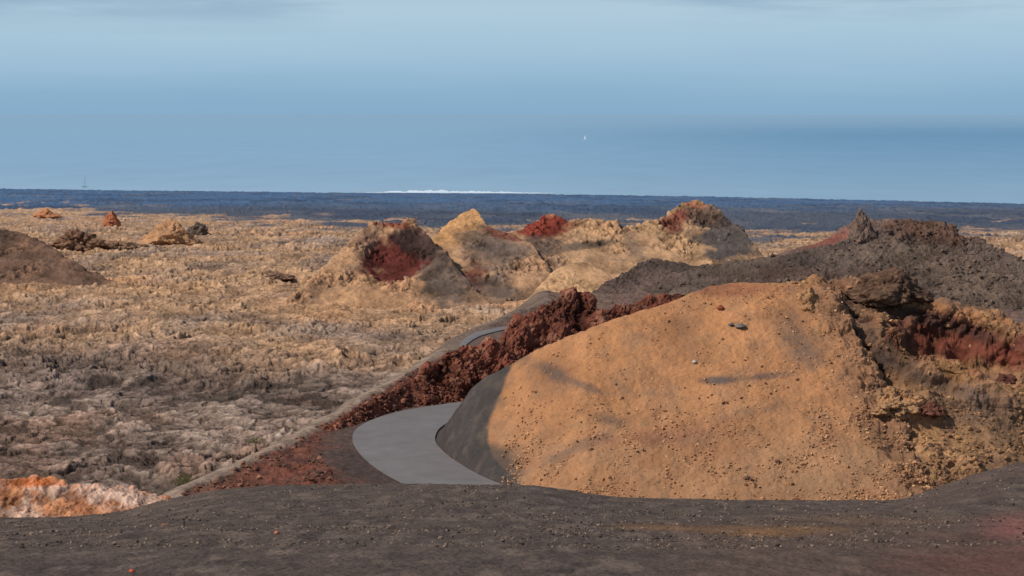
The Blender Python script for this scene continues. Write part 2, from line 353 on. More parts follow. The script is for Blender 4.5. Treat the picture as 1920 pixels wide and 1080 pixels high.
# ================= RIGHT DARK HILL =================
def colG(X,Y,z,px,py):
    w=.8*fbm(X/5,Y/5,z/5,o=3,s=33); c=np.zeros(X.shape+(3,))+lin((120,98,86))
    return mix(c,.8*blob(px,py,1555,448,50,15,-15,.5,w),(148,90,76))
hill('hill',[(1400,500),(1470,472),(1520,458),(1560,442),(1585,426),(1605,414),(1640,412),(1665,414),(1700,422),(1760,440),(1850,480),(1950,520)],288,.4,-36,1400,1950,280,120,30,M_hill,rg(1.0,3.0,.5,1.2,111),colG,smooth=3,label='reddish slope behind the dark hill below the rock spire')
def colF(X,Y,z,px,py):
    w=.8*fbm(X/6,Y/6,z/6,o=4,s=73); c=np.zeros(X.shape+(3,))+lin((102,87,77))
    c=mix(c,.7*ss(.0,.4,fbm(X/12,Y/12,z/12,o=4,s=72)),(84,72,66))
    c=mix(c,.5*ss(.05,.35,fbm(X/3,Y/3,z/3,o=5,s=76)),(120,100,86))
    c=mix(c,.5*blob(px,py,1180,530,90,18,-10,.5,w),(108,86,80))
    c=mix(c,.5*blob(px,py,1800,520,160,50,25,.5,w),(114,94,78))
    c=mix(c,.6*blob(px,py,1500,515,120,14,0,.5,w),(108,86,74))
    c=mix(c,.85*blob(px,py,1740,434,100,20,10,.5,w),(106,78,65))
    c=mix(c,.7*blob(px,py,1240,494,50,10,0,.5,w),(84,71,65))
    return c
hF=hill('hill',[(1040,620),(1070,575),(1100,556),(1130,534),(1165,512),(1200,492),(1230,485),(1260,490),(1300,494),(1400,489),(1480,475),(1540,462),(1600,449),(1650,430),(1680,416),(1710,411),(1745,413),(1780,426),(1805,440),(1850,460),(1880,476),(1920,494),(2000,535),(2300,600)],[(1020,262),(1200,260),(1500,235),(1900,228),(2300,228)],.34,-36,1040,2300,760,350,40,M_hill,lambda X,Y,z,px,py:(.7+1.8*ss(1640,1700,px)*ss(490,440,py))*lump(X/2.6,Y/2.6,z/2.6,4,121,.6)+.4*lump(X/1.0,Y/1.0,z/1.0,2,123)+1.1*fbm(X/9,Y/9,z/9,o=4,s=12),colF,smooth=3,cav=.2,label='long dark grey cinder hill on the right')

# ================= ROAD TERRACE =================
ZT=-25.5
brink=[Pz(330,915,ZT),Pz(420,876,ZT),Pz(500,840,ZT),Pz(600,787,ZT),Pz(700,728,ZT),Pz(770,690,ZT),Pz(818,660,ZT),Pz(850,634,ZT),Pz(895,610,ZT),Pz(1010,570,ZT)]
bY=[p[1] for p in brink]; bX=[p[0] for p in brink]
def strip(Lp,Rp,z):
    L_=[Pz(*p,z) for p in Lp]; R_=[Pz(*p,z) for p in Rp]; return L_,R_
RL=[(850,955),(800,930),(757,905),(722,886),(692,865),(670,842),(661,822),(668,804),(695,788),(740,773),(800,762),(865,753),(930,744)]
RR=[(1080,955),(1010,932),(945,909),(905,893),(870,874),(838,852),(817,828),(820,808),(838,793),(868,781),(900,772),(940,765),(990,756)]
FL=[(860,650),(866,640),(878,630),(898,621.5),(932,614.5),(980,609)]
FR=[(869,652),(878,643),(893,633),(911,626),(945,618),(985,612)]
RZ=ZT+.12
def dense(pts,k=14):
    pts=np.array(pts,float); n=len(pts); out=[]
    for i in range(n-1):
        p0=pts[max(i-1,0)];p1=pts[i];p2=pts[i+1];p3=pts[min(i+2,n-1)]
        for t_ in np.linspace(0,1,k,endpoint=False):
            out.append(.5*((2*p1)+(-p0+p2)*t_+(2*p0-5*p1+4*p2-p3)*t_**2+(-p0+3*p1-3*p2+p3)*t_**3))
    out.append(pts[-1]); return np.array(out)
roads=[]
for a_,b_ in ((RL,RR),(FL,FR)):
    l,r=strip(a_,b_,RZ); roads.append((dense(l),dense(r)))
cent=np.concatenate([(l+r)/2 for l,r in roads]); halfw=np.concatenate([np.linalg.norm((l-r)[:,:2],axis=1)/2 for l,r in roads])
pxs=np.linspace(180,2100,1000); Yv=np.linspace(112,330,620)
s_=(pxs-960)/F/1.0; Y=np.repeat(Yv[:,None],len(pxs),1); X=s_[None]*Y
xb=np.interp(Y,bY,bX); xb=np.where(Y<bY[0],bX[0]-(bY[0]-Y)*.1,xb)+.4*fbm(X/6,Y/6,o=3,s=4)
side=xb-X
Z=ZT-.75*np.maximum(0,side)-.3*np.maximum(0,Y-285)
Z=np.maximum(Z,-41)
rd=np.full(X.shape,99.0)
for i in range(0,len(cent),2):
    rd=np.minimum(rd,np.hypot(X-cent[i,0],Y-cent[i,1])-halfw[i])
fl=ss(.4,2.8,rd)
lm=lump(X/1.8,Y/1.8,Z*0,4,13)
Z=Z+fl*(.5*lm*ss(.5,4,rd)*ss(-.6,-2.2,side)+.35*fbm(X/9,Y/9,o=2,s=6))+.35*np.exp(-((side+1.2)/1.0)**2)*ss(1,3,rd)
px,py=proj(X,Y,Z); w=.8*fbm(X/3,Y/3,o=4,s=83)
col=np.zeros(X.shape+(3,))+lin((108,72,60))
col=mix(col,.8*ss(-.1,.35,fbm(X/2.5,Y/4,o=5,s=19)),(124,74,58))
col=mix(col,.45*ss(.15,.4,fbm(X/1.2,Y/2,o=4,s=29))*ss(1,4,rd),(142,86,64))
col=mix(col,.9*(1-ss(.5,3.5,rd+2*w)),(94,78,70))
col=mix(col,.85*blob(px,py,690,885,90,36,20,.5,w),(80,66,60))
col=mix(col,.8*blob(px,py,380,900,70,22,-20,.5,w),(122,90,70))
col=mix(col,ss(-2.2,-1.4,side+.8*w),(150,128,110))
col=mix(col,ss(-.3,.6,side+.6*w),(112,94,81))
col=mix(col,.8*ss(205,225,Y),(116,97,85))
col=col*(1+.3*np.clip(lm*2.5,-1,.8)*fl)[...,None]  # shade between the lumps painted into the bank colour
bank=grid_mesh('embankment',X,Y,Z,col,M_rugged); tag(bank,'red brown bank carrying the road','bank',kind='structure')
m,N,L=node_mat('asphalt'); b=N['Principled BSDF']; b.inputs['Roughness'].default_value=.9; b.inputs['Specular IOR Level'].default_value=.15
g=N.new('ShaderNodeNewGeometry'); n1=N.new('ShaderNodeTexNoise'); n1.inputs['Scale'].default_value=.5; n1.inputs['Detail'].default_value=10; n1.inputs['Roughness'].default_value=.65; L.new(g.outputs['Position'],n1.inputs['Vector'])
r=N.new('ShaderNodeValToRGB'); r.color_ramp.elements[0].position=.28; r.color_ramp.elements[1].position=.72
r.color_ramp.elements[0].color=(*lin((109,104,102)),1); r.color_ramp.elements[1].color=(*lin((126,120,117)),1)
L.new(n1.outputs['Fac'],r.inputs[0]); L.new(r.outputs[0],b.inputs['Base Color'])
n2=N.new('ShaderNodeTexNoise'); n2.inputs['Scale'].default_value=25; L.new(g.outputs['Position'],n2.inputs['Vector'])
bp=N.new('ShaderNodeBump'); bp.inputs['Strength'].default_value=.3; bp.inputs['Distance'].default_value=.02; L.new(n2.outputs['Fac'],bp.inputs['Height']); L.new(bp.outputs[0],b.inputs['Normal'])
M_asph=m
for k,(l,r_) in enumerate(roads):
    n=len(l); V=[]
    for i in range(n):
        for q in (l[i]-np.array([0,0,.5]),l[i],(l[i]+r_[i])/2+np.array([0,0,.03]),r_[i],r_[i]-np.array([0,0,.5])): V.append(q+np.array([0,0,CZ]))
    Q=np.array([[i*5+j,i*5+j+1,i*5+j+6,i*5+j+5] for i in range(n-1) for j in range(4)])
    tag(mesh_np('road',np.array(V),Q[:,::-1],M_asph,smooth=False),['grey asphalt road bending round the orange mound','grey stretch of road beyond the red ridge'][k],'road',kind='structure')

# ================= RED ROCK RIDGE =================
def roughR(X,Y,z,px,py):
    k=ss(760,830,px)
    return (2.6*lump(X/3.4,Y/3.4,z/3.4,5,131,.65)+.35*lump(X/.8,Y/.8,z/.8,2,133)+1.0*fbm(X/4,Y/4,z/4,o=5,s=3))*(.10+.90*k)*(1-.4*ss(1120,1250,px))
def colR(X,Y,z,px,py):
    n=fbm(X/1.6,Y/1.6,z/1.6,o=5,s=131)
    c=np.zeros(X.shape+(3,))+lin((122,72,56))
    c=mix(c,.8*ss(.05,.3,n),(154,108,86)); c=mix(c,ss(-.05,-.3,n)*.8,(98,58,47))
    c=mix(c,.8*ss(850,740,px+60*n),(112,70,57))
    c=mix(c,.6*ss(850,740,px)*ss(0,.3,fbm(X/3,Y/3,z/3,o=4,s=8)),(136,80,60))
    return mix(c,.5*blob(px,py,1060,600,60,50,0,.5,0),(100,62,50))  # dark shading on the ridge face, painted into its colour
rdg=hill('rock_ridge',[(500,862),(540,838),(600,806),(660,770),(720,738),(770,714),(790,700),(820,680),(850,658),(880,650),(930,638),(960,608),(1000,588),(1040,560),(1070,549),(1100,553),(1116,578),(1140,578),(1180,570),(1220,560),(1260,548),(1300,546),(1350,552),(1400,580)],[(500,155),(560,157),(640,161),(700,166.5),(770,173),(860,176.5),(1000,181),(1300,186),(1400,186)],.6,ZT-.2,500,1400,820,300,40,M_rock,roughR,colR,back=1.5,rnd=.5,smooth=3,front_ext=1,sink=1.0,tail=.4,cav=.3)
tag(rdg,'jagged dark red lava ridge rising between the road and the orange mound','rock ridge')

# ================= ORANGE MOUND =================
dk_c=[(600,1010),(660,985),(685,958),(700,950),(750,934),(770,926),(800,918),(830,915),(860,925),(880,948),(905,976),(930,992),(960,1000)]
seam=[(530,1492),(560,1502),(600,1520),(640,1535),(690,1562),(720,1560),(760,1580),(800,1600),(860,1640),(900,1660),(940,1690)]
def roughM(X,Y,z,px,py):
    return .5*fbm(X/6,Y/6,z/6,o=4,s=151)+.13*lump(X/.8,Y/.8,z/.8,3,157)+1.4*ss(-10,60,px-curve(py,seam))*lump(X/2.4,Y/2.4,z/2.4,4,99)
def colM(X,Y,z,px,py):
    w=1.0*fbm(X/3,Y/3,z/3,o=5,s=163); w2=fbm(X/1.2,Y/1.2,z/1.2,o=4,s=173)
    c=np.zeros(X.shape+(3,))+lin((176,124,84))
    c=mix(c,.8*ss(700,900,py+120*w),(162,122,90))
    c=mix(c,.7*ss(-.05,.45,fbm(X/7,Y/7,z/7,o=4,s=181)),(188,134,92))
    c=mix(c,.7*ss(.0,.4,fbm(X/5,Y/5,z/5,o=4,s=191)),(154,109,77))
    c=mix(c,.5*ss(.05,.4,w2),(146,112,84))
    c=mix(c,.35*ss(.05,.3,fbm((X-Y*.3)/2.5,(Y+X*.2)/5,z/5,o=4,s=199)),(140,106,82))
    c=mix(c,.6*blob(px,py,1370,542,90,13,0,.6,w),(126,76,60))
    for a in ((1345,713,34,7,0,.85),(1430,706,60,6,-5,.7),(1030,696,46,12,25,.7),(1100,725,26,6,20,.6),(1145,790,26,12,15,.6),(1080,840,90,9,-25,.5),(1505,655,34,26,30,.7),(1480,620,24,24,0,.35),(1275,820,80,12,0,.3),(1240,740,50,6,10,.25),(1420,770,90,8,-10,.25)):
        c=mix(c,a[5]*blob(px,py,a[0],a[1],a[2],a[3],a[4],.8,w*1.5),(90,81,76))
    c=mix(c,.35*blob(px,py,1240,815,90,16,-5,.6,w),(140,88,67))
    c=mix(c,.5*blob(px,py,1560,880,140,50,0,.6,w),(154,121,91))
    c=mix(c,.8*ss(-25,45,px-curve(py,seam)+60*w),(132,98,74))
    bd=px-curve(py,dk_c)+12*w
    dm=1-ss(-5,4,bd)
    c=mix(c,dm,(72,66,63))
    c=mix(c,.5*dm*ss(.0,.4,w2),(92,82,76))
    c=mix(c,.85*blob(px,py,940,868,44,28,25,.6,w),(66,62,60))
    c=mix(c,.3*(1-ss(0,50,bd))*ss(-.2,.4,w2),(104,89,78))
    return c
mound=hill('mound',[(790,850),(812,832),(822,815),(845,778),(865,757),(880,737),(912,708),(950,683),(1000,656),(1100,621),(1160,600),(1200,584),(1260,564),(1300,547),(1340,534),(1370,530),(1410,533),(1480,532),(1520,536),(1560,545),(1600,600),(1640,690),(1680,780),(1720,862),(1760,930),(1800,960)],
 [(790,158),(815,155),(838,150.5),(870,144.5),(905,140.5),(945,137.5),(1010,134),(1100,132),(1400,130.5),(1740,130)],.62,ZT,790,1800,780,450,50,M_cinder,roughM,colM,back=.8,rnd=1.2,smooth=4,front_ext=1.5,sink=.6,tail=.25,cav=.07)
tag(mound,'large smooth orange cinder mound beside the road','mound',kind='structure')
# ================= RIGHT CRATERED HILL =================
def carveN(X,Y,z,px,py):
    w=.8*fbm(X/3,Y/3,z/3,o=3,s=203)
    d=-4.4*blob(px,py,1805,650,125,42,14,.5,w)
    d+=1.0*blob(px,py,1690,765,70,28,0,.6,w)+1.6*blob(px,py,1780,724,140,14,20,.6,w)
    d+=-1.0*blob(px,py,1612,665,20,90,-12,.6,w)
    d+=.9*blob(px,py,1530,570,30,40,-20,.6,w)+1.0*blob(px,py,1660,640,22,60,-25,.6,w)
    return d
def colN(X,Y,z,px,py):
    w=1.0*fbm(X/2.5,Y/2.5,z/2.5,o=5,s=213); n=fbm(X/4,Y/4,z/4,o=5,s=223)
    c=np.zeros(X.shape+(3,))+lin((150,111,80))
    c=mix(c,.9*ss(.0,.3,n),(114,88,71)); c=mix(c,.8*ss(.05,.3,-n),(172,127,86))
    c=mix(c,.75*blob(px,py,1690,762,80,36,0,.5,w),(188,140,94))
    c=mix(c,.6*blob(px,py,1740,850,190,60,-10,.6,w),(162,124,88))
    c=mix(c,.8*blob(px,py,1600,640,44,120,-18,.5,w),(88,70,61))
    c=mix(c,.8*blob(px,py,1520,565,34,44,-15,.5,w),(182,134,90))
    c=mix(c,.7*blob(px,py,1575,545,60,16,5,.5,w),(146,103,75))
    c=mix(c,.6*blob(px,py,1720,700,110,14,22,.6,w),(98,82,74))
    c=mix(c,.8*blob(px,py,1560,680,20,60,-15,.5,w),(100,58,49))
    c=mix(c,.92*blob(px,py,1805,640,130,48,14,.4,w),(112,59,47))
    c=mix(c,.85*blob(px,py,1770,606,115,15,16,.5,w),(74,54,47))  # shade inside the crater, painted along its upper wall
    c=mix(c,.7*blob(px,py,1745,765,26,14,0,.5,w),(110,62,50))
    c=mix(c,.7*blob(px,py,1800,586,140,8,12,.6,w),(160,112,76))
    c=mix(c,.6*blob(px,py,1860,770,120,36,15,.6,w),(104,86,74))
    return c
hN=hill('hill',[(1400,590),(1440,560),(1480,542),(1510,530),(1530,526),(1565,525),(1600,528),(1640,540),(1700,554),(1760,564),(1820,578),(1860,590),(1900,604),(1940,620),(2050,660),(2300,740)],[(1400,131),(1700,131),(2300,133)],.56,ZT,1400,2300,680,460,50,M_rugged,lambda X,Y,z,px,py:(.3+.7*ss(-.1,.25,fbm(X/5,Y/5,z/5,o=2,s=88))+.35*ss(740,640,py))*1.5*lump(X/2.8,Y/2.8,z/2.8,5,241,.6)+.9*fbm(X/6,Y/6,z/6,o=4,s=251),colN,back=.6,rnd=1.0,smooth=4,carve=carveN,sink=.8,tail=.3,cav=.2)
tag(hN,'rugged brown hill with a red crater hollow, right of the orange mound','hill',kind='structure')

# ================= FOREGROUND GRAVEL =================
crest=[(-900,985),(0,973),(120,971),(230,961),(320,936),(400,921),(500,912),(760,908),(1000,912),(1060,920),(1150,934),(1400,940),(1690,940),(1745,918),(1850,884),(1920,866),(2300,820)]
pxs=np.linspace(-900,2800,1700); tp=curve(pxs,crest); k=np.exp(-.5*(np.arange(-20,21)/7.)**2); k/=k.sum(); tp=np.convolve(np.pad(tp,20,mode='edge'),k,'valid')
s_,dp=slope_of(pxs,tp)
Yv=np.concatenate([1/np.linspace(1/12.,1/60.,520),np.linspace(60,90,90)[1:]]); Y=np.repeat(Yv[:,None],len(pxs),1); X=s_[None]*Y
zc=-dp*60; z12=-3.9
bump=(zc[None]+11.6); 
Z=np.where(Y<60, (-11.6+(z12+11.6)*(60-Y)/48)+bump*np.exp(-((60-Y)/13)**2), zc[None]-.55*(np.sqrt((Y-60)**2+1)-1))
Z=Z+.03*fbm(X/3,Y/5,o=3,s=301)+.035*fbm(X/.35,Y/.5,o=4,s=311)
px,py=proj(X,Y,Z); w=.8*fbm(X/2,Y/4,o=5,s=313)
col=np.zeros(X.shape+(3,))+lin((92,78,69))
col=mix(col,.5*ss(-.05,.4,fbm(X/3,Y/5,o=4,s=321)),(104,88,77))
col=mix(col,.6*ss(.0,.3,fbm(X/.6,Y/3,o=5,s=331)),(122,105,92))
col=mix(col,.5*ss(.05,.3,fbm(X/.5,Y/2,o=5,s=341)),(68,60,56))
col=mix(col,.4*ss(1150,1400,px)*ss(940,1000,py),(102,79,66))
for cx,cy,rx,ry,k_ in ((1440,992,120,9,.65),(1230,988,70,5,.5),(1420,1000,40,5,.6),(1600,975,90,5,.3)):
    col=mix(col,k_*blob(px,py,cx,cy,rx,ry,1,.8,w*1.3),(140,102,66))
col=mix(col,.75*blob(px,py,1910,990,60,24,0,.9,w),(140,90,82))
col=mix(col,.55*blob(px,py,1890,1065,170,50,0,.9,w),(112,70,60))
col=mix(col,.4*blob(px,py,1820,910,160,30,-18,.7,w),(94,74,66))
gs=grid_mesh('gravel_slope',X,Y,Z,col,M_grav); tag(gs,'dark volcanic gravel slope in the foreground','ground',kind='structure')

def colO(X,Y,z,px,py):
    w=1.2*fbm(X/.8,Y/.8,z/.8,o=4,s=11)
    c=np.zeros(X.shape+(3,))+lin((186,128,90))
    c=mix(c,.85*ss(-.05,.2,fbm(X/1.6,Y/1.6,z/1.0,o=5,s=411)),(202,168,146))
    c=mix(c,.6*ss(.05,.25,fbm(X/.8,Y/.8,z/.8,o=4,s=421)),(160,98,68))
    c=mix(c,.8*blob(px,py,75,904,105,9,0,.5,w),(196,110,60))
    c=mix(c,.8*blob(px,py,250,935,90,18,15,.5,w),(206,176,156))
    return mix(c,.4*ss(0,.3,fbm(X/.4,Y/.4,z/.4,o=3,s=431)),(136,90,68))
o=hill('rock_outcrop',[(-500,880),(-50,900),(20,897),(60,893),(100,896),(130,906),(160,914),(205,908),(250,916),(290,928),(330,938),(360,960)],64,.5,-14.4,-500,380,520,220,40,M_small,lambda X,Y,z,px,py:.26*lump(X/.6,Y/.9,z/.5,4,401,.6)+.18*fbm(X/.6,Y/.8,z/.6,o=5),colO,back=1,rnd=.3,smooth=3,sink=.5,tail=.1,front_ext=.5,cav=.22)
tag(o,'pale orange and pink rock outcrop behind the gravel edge, lower left corner','rock')

# ================= FREE-STANDING ROCKS =================
bm=bmesh.new(); bmesh.ops.create_icosphere(bm,subdivisions=6,radius=1); IV=np.array([v.co[:] for v in bm.verts]); IF=np.array([[v.index for v in f_.verts] for f_ in bm.faces]); bm.free()
bm=bmesh.new(); bmesh.ops.create_icosphere(bm,subdivisions=3,radius=1); IV3=np.array([v.co[:] for v in bm.verts]); IF3=np.array([[v.index for v in f_.verts] for f_ in bm.faces]); bm.free()
def rock(name,px_,py_,rx,ry,Y,c1,c2,label,cat,seed,amp=.45,taper=0,depth=None,mat=None,fr=1.6,c3=None):
    iv,jf=(IV,IF) if rx>11 else (IV3,IF3)
    ctr=np.array(P(px_,py_,Y)); sx_=rx*Y/F; sz=ry*Y/F; sy=depth or sx_
    q=iv*np.array([sx_/sz,sx_/sz,1])*fr*.8 if not taper else iv*fr
    n=lump(q[:,0]+seed,q[:,1]+seed*2,q[:,2],4,seed,.55); n2=fbm(iv[:,0]*4+seed,iv[:,1]*4,iv[:,2]*4,o=4,s=seed+3); n3=fbm(iv[:,0]*1.4+seed,iv[:,1]*1.4,iv[:,2]*1.4,o=2,s=seed)
    V=iv*(1+amp*.9*n+amp*.15*n2+amp*1.1*n3)[:,None]
    k0=np.where(iv[:,2]<0,1+.35*np.sqrt(np.clip(-iv[:,2],0,1)),1-.25*iv[:,2]); V[:,0]*=k0; V[:,1]*=k0
    if taper:
        tt=np.clip((V[:,2]+1)/2,0,1); k_=(1-taper*tt**.8); V[:,0]*=k_; V[:,1]*=k_; V[:,0]+=-.35*taper*tt
    V=V*np.array([sx_,sy,sz])
    col=np.zeros((len(V),3))+lin(c1); col=mix(col,ss(-.1,.3,n2),c2); col=mix(col,ss(.0,-.45,n)*.85,c3 or tuple(x*.5 for x in c1))  # last mix paints shade into the creases and hollows
    ob=mesh_np(name,V,jf,mat or M_rock,col); ob.location=(ctr[0],ctr[1],ctr[2]+CZ)
    return tag(ob,label,cat)
bpy.context.view_layer.update(); dg=bpy.context.evaluated_depsgraph_get()
def hit(px_,py_):
    a,dy,dz=ray(px_,py_); ok,loc,nn,_,ob,_=bpy.context.scene.ray_cast(dg,Vector((0,0,CZ)),Vector((float(a),float(dy),float(dz))).normalized())
    return (loc.y,ob.name,nn) if ok else (500,'',Vector((0,0,1)))
def rock_on(name,px_,py_,rx,ry,*a,drop=.6,**k):
    Y,nm,_=hit(px_,py_+ry*drop)
    return rock(name,px_,py_,rx,ry,Y,*a,**k)
rock_on('rock_pinnacle',1620,432,32,38,(116,96,84),(136,110,96),'pointed brown rock spire standing on the dark hill behind the orange mound','rock',3,amp=.3,taper=.62,drop=.4,fr=2.2)
rock_on('rock_outcrop',1665,542,62,34,(98,74,60),(130,100,78),'large dark brown rock outcrop with hollows above the crater, right of the orange mound','rock',5,amp=.4,fr=2.4,drop=-.1)
rock_on('rock_outcrop',211,412,15,15,(176,104,72),(196,134,96),'small orange red rock knob standing alone on the far left plain','rock',18,amp=.4,taper=.4,drop=.8)
rock_on('rock_outcrop',90,401,26,10,(190,126,88),(200,140,100),'tiny orange peak farthest left on the plain','rock',19,amp=.35,taper=.6,drop=.8)
rock_on('rock_outcrop',148,456,42,20,(124,92,72),(154,116,88),'jagged brown rocks left of the tan rock mound','rock',21,amp=.6,fr=2.2,drop=.4)
rock_on('rock_outcrop',222,464,46,11,(140,110,88),(164,126,94),'low brown rock shelf between the jagged rocks and the tan rock mound','rock',22,amp=.5,fr=2.2,drop=.3)
rock_on('rock_outcrop',325,446,58,30,(184,138,100),(200,150,108),'tan rock mound on the left plain','rock',23,amp=.45,fr=2.,drop=.3,taper=.4,c3=(128,98,78))
rock_on('rock_outcrop',372,434,18,16,(92,80,71),(126,102,86),'dark grey boulder on the right shoulder of the tan rock mound','rock',24,amp=.5,fr=2.,drop=.3)
rock_on('rock_outcrop',520,519,26,6,(128,100,83),(166,128,97),'flat brown rock lying alone on the open plain left of the throated cone','rock',25,amp=.5,drop=.2)
rock_on('rock_outcrop',1512,568,24,26,(172,128,88),(192,146,104),'rough tan rock crest at the upper right edge of the orange mound','rock',26,amp=.45,fr=2.2,drop=-.3,c3=(118,86,66))
rock_on('rock_outcrop',1672,764,44,17,(180,138,98),(194,150,110),'crumbly yellow tan rock lump below the red crater','rock',28,amp=.5,fr=2.4,drop=-.6,c3=(140,102,78))
rock_on('rock_outcrop',1745,768,26,12,(116,74,60),(130,88,70),'small red brown rock right of the yellow tan lump','rock',29,amp=.5,drop=-.2)
rock_on('rock_outcrop',1890,714,24,13,(100,64,55),(118,78,65),'dark red rock at the lower right lip of the crater','rock',30,amp=.5,drop=-.1)
for i,(a,b_,r1_,r2_2,c,l) in enumerate([(1389,611,9,4,(110,104,100),'larger grey stone high on the orange mound'),(1371,608,5,3,(104,98,96),'smaller grey stone left of the larger grey stone on the orange mound'),(1351,576,6,5,(150,84,58),'small red stone near the top of the orange mound'),(1302,678,4,3,(196,186,170),'pale stone in the middle of the orange mound'),
  (519,998,5,3,(204,124,92),'pinkish orange pebble on the dark gravel, left of centre'),(247,1070,5,3.5,(206,98,74),'reddish pebble at the bottom edge of the dark gravel'),(306,984,3,2,(180,110,84),'tiny orange pebble on the gravel near the pale orange outcrop'),(1560,1003,3,2,(190,150,120),'tiny tan pebble right of the yellow stains on the gravel')]):
    rock_on('stone',a,b_,r1_,r2_2,c,tuple(min(255,x+14) for x in c),l,'stone',40+i,amp=.3,mat=M_small,drop=.8)

# ================= LOOSE STONES (uncountable) =================
bm=bmesh.new(); bmesh.ops.create_icosphere(bm,subdivisions=1,radius=1); V0=np.array([v.co[:] for v in bm.verts]); F0=np.array([[v.index for v in f_.verts] for f_ in bm.faces]); bm.free()
def scatter(name,obj,n,smin,smax,reg,cols,mat,label,cat,pw=3):
    me=obj.data; co=np.empty(len(me.vertices)*3,f32); me.vertices.foreach_get('co',co); co=co.reshape(-1,3).astype(float)
    px,py=proj(co[:,0],co[:,1],co[:,2]-CZ); cl_=fbm(co[:,0]/2.5,co[:,1]/2.5,o=3,s=7)
    pr=np.clip(np.asarray(reg(px,py,co),float),0,None)*np.clip(.4+2.5*cl_,.05,3); pr=pr/pr.sum()
    idx=rng.choice(len(co),n,p=pr); c=co[idx]+rng.normal(0,.08,(n,3))*np.array([1,1,0])
    s=smin+(smax-smin)*rng.random(n)**pw
    sc3=s[:,None]*rng.uniform(.6,1.3,(n,3)); an=rng.uniform(0,6.3,n)
    jit=1+.2*rng.normal(size=(n,len(V0),1)); v=V0[None]*jit*sc3[:,None]
    x=v[...,0]*np.cos(an)[:,None]-v[...,1]*np.sin(an)[:,None]; y=v[...,0]*np.sin(an)[:,None]+v[...,1]*np.cos(an)[:,None]
    v=np.stack([x,y,v[...,2]*.8],-1)+c[:,None]; 
    Q=(F0[None]+len(V0)*np.arange(n)[:,None,None]).reshape(-1,3)
    cl=np.array([lin(c_) for c_ in cols]); cc=cl[rng.integers(0,len(cols),n)]*rng.uniform(.85,1.15,(n,1))
    o=mesh_np(name,v.reshape(-1,3),Q,mat,np.repeat(cc,len(V0),0),smooth=False); return tag(o,label,cat,kind='stuff')
scatter('rubble',mound,16000,.02,.13,lambda px,py,c:(.2+ss(700,900,py)+.4*ss(1300,1600,px))*(px>940)*(py<950),[(186,138,98),(174,128,92),(198,154,114),(168,124,92)],M_cinder,'loose orange cinders scattered over the orange mound','cinders',4)
scatter('rubble',hN,9000,.04,.24,lambda px,py,c:(px<1960)*(.4+ss(700,800,py)),[(160,121,86),(138,104,78),(182,138,94),(122,94,75)],M_rugged,'loose brown stones over the cratered hill','stones',5)
scatter('rubble',hF,9000,.06,.4,lambda px,py,c:(px<1960)*(.4+ss(1550,1700,px)),[(114,97,85),(96,82,73),(132,110,94),(80,68,62)],M_hill,'loose dark stones over the long dark hill','stones',5)
scatter('rubble',bank,6000,.04,.24,lambda px,py,c:(px<900)*(px>330)*(fl.ravel()>.95)*(side.ravel()<-1.5),[(128,82,64),(108,71,59),(148,104,82),(94,74,64)],M_rugged,'loose red brown stones on the bank beside the road','stones',5)
scatter('rubble',rdg,5000,.04,.26,lambda px,py,c:(px<860)*(px>540)*1.0,[(132,80,62),(110,70,57),(150,100,78),(92,62,52)],M_rugged,'loose red stones over the foot of the red ridge','stones',4)
scatter('gravel',gs,18000,.006,.04,lambda px,py,c:(px>-50)*(px<1970)*(c[:,1]>33)*(c[:,1]<61),[(108,94,82),(130,112,96),(72,64,58),(152,130,110)],M_grav,'small pebbles over the foreground gravel','pebbles',5)

# ================= SHRUBS =================
M_leaf=plain('dry_leaf',(120,112,70),.8,.2); M_tw=plain('twig',(96,80,60),.9,.1)
def shrub(px_,py_,wpx,hpx,label,n=500):
    Y,_,_=hit(px_,py_+hpx*.4); b0=P(px_,py_+hpx*.5,Y); R_=wpx*Y/F; H_=hpx*Y/F
    root=bpy.data.objects.new('shrub',None); C.objects.link(root); root.location=(b0[0],b0[1],b0[2]+CZ); tag(root,label,'shrub')
    V=[];Q=[]
    for i in range(n):
        a=random.uniform(0,6.28); r=R_*random.random()**.6; h=random.random()*H_*(1-.6*(r/R_)**2)
        p=np.array([r*math.cos(a),r*math.sin(a),h]); d=np.random.normal(size=3); d/=np.linalg.norm(d); e=np.cross(d,np.random.normal(size=3)); e/=np.linalg.norm(e)
        s=R_*.09*random.uniform(.6,1.4); k0=len(V); V+=[p-d*s,p+e*s*.4,p+d*s,p-e*s*.4]; Q.append([k0,k0+1,k0+2,k0+3])
    mesh_np('foliage',np.array(V),np.array(Q),M_leaf,parent=root,smooth=False)
    V=[];Q=[]
    for i in range(14):
        a=random.uniform(0,6.28); t_=np.array([R_*.7*math.cos(a),R_*.7*math.sin(a),H_*.7]); k0=len(V); w_=R_*.02
        V+=[np.array([-w_,0,-.1]),np.array([w_,0,-.1]),t_+[w_*.3,0,0],t_-[w_*.3,0,0]]; Q.append([k0,k0+1,k0+2,k0+3])
    mesh_np('stem',np.array(V),np.array(Q),M_tw,parent=root,smooth=False)
shrub(345,896,20,20,'dry green shrub at the edge of the bank, nearest the pale orange outcrop')
shrub(482,826,20,14,'dry green shrub higher up the edge of the bank',350)

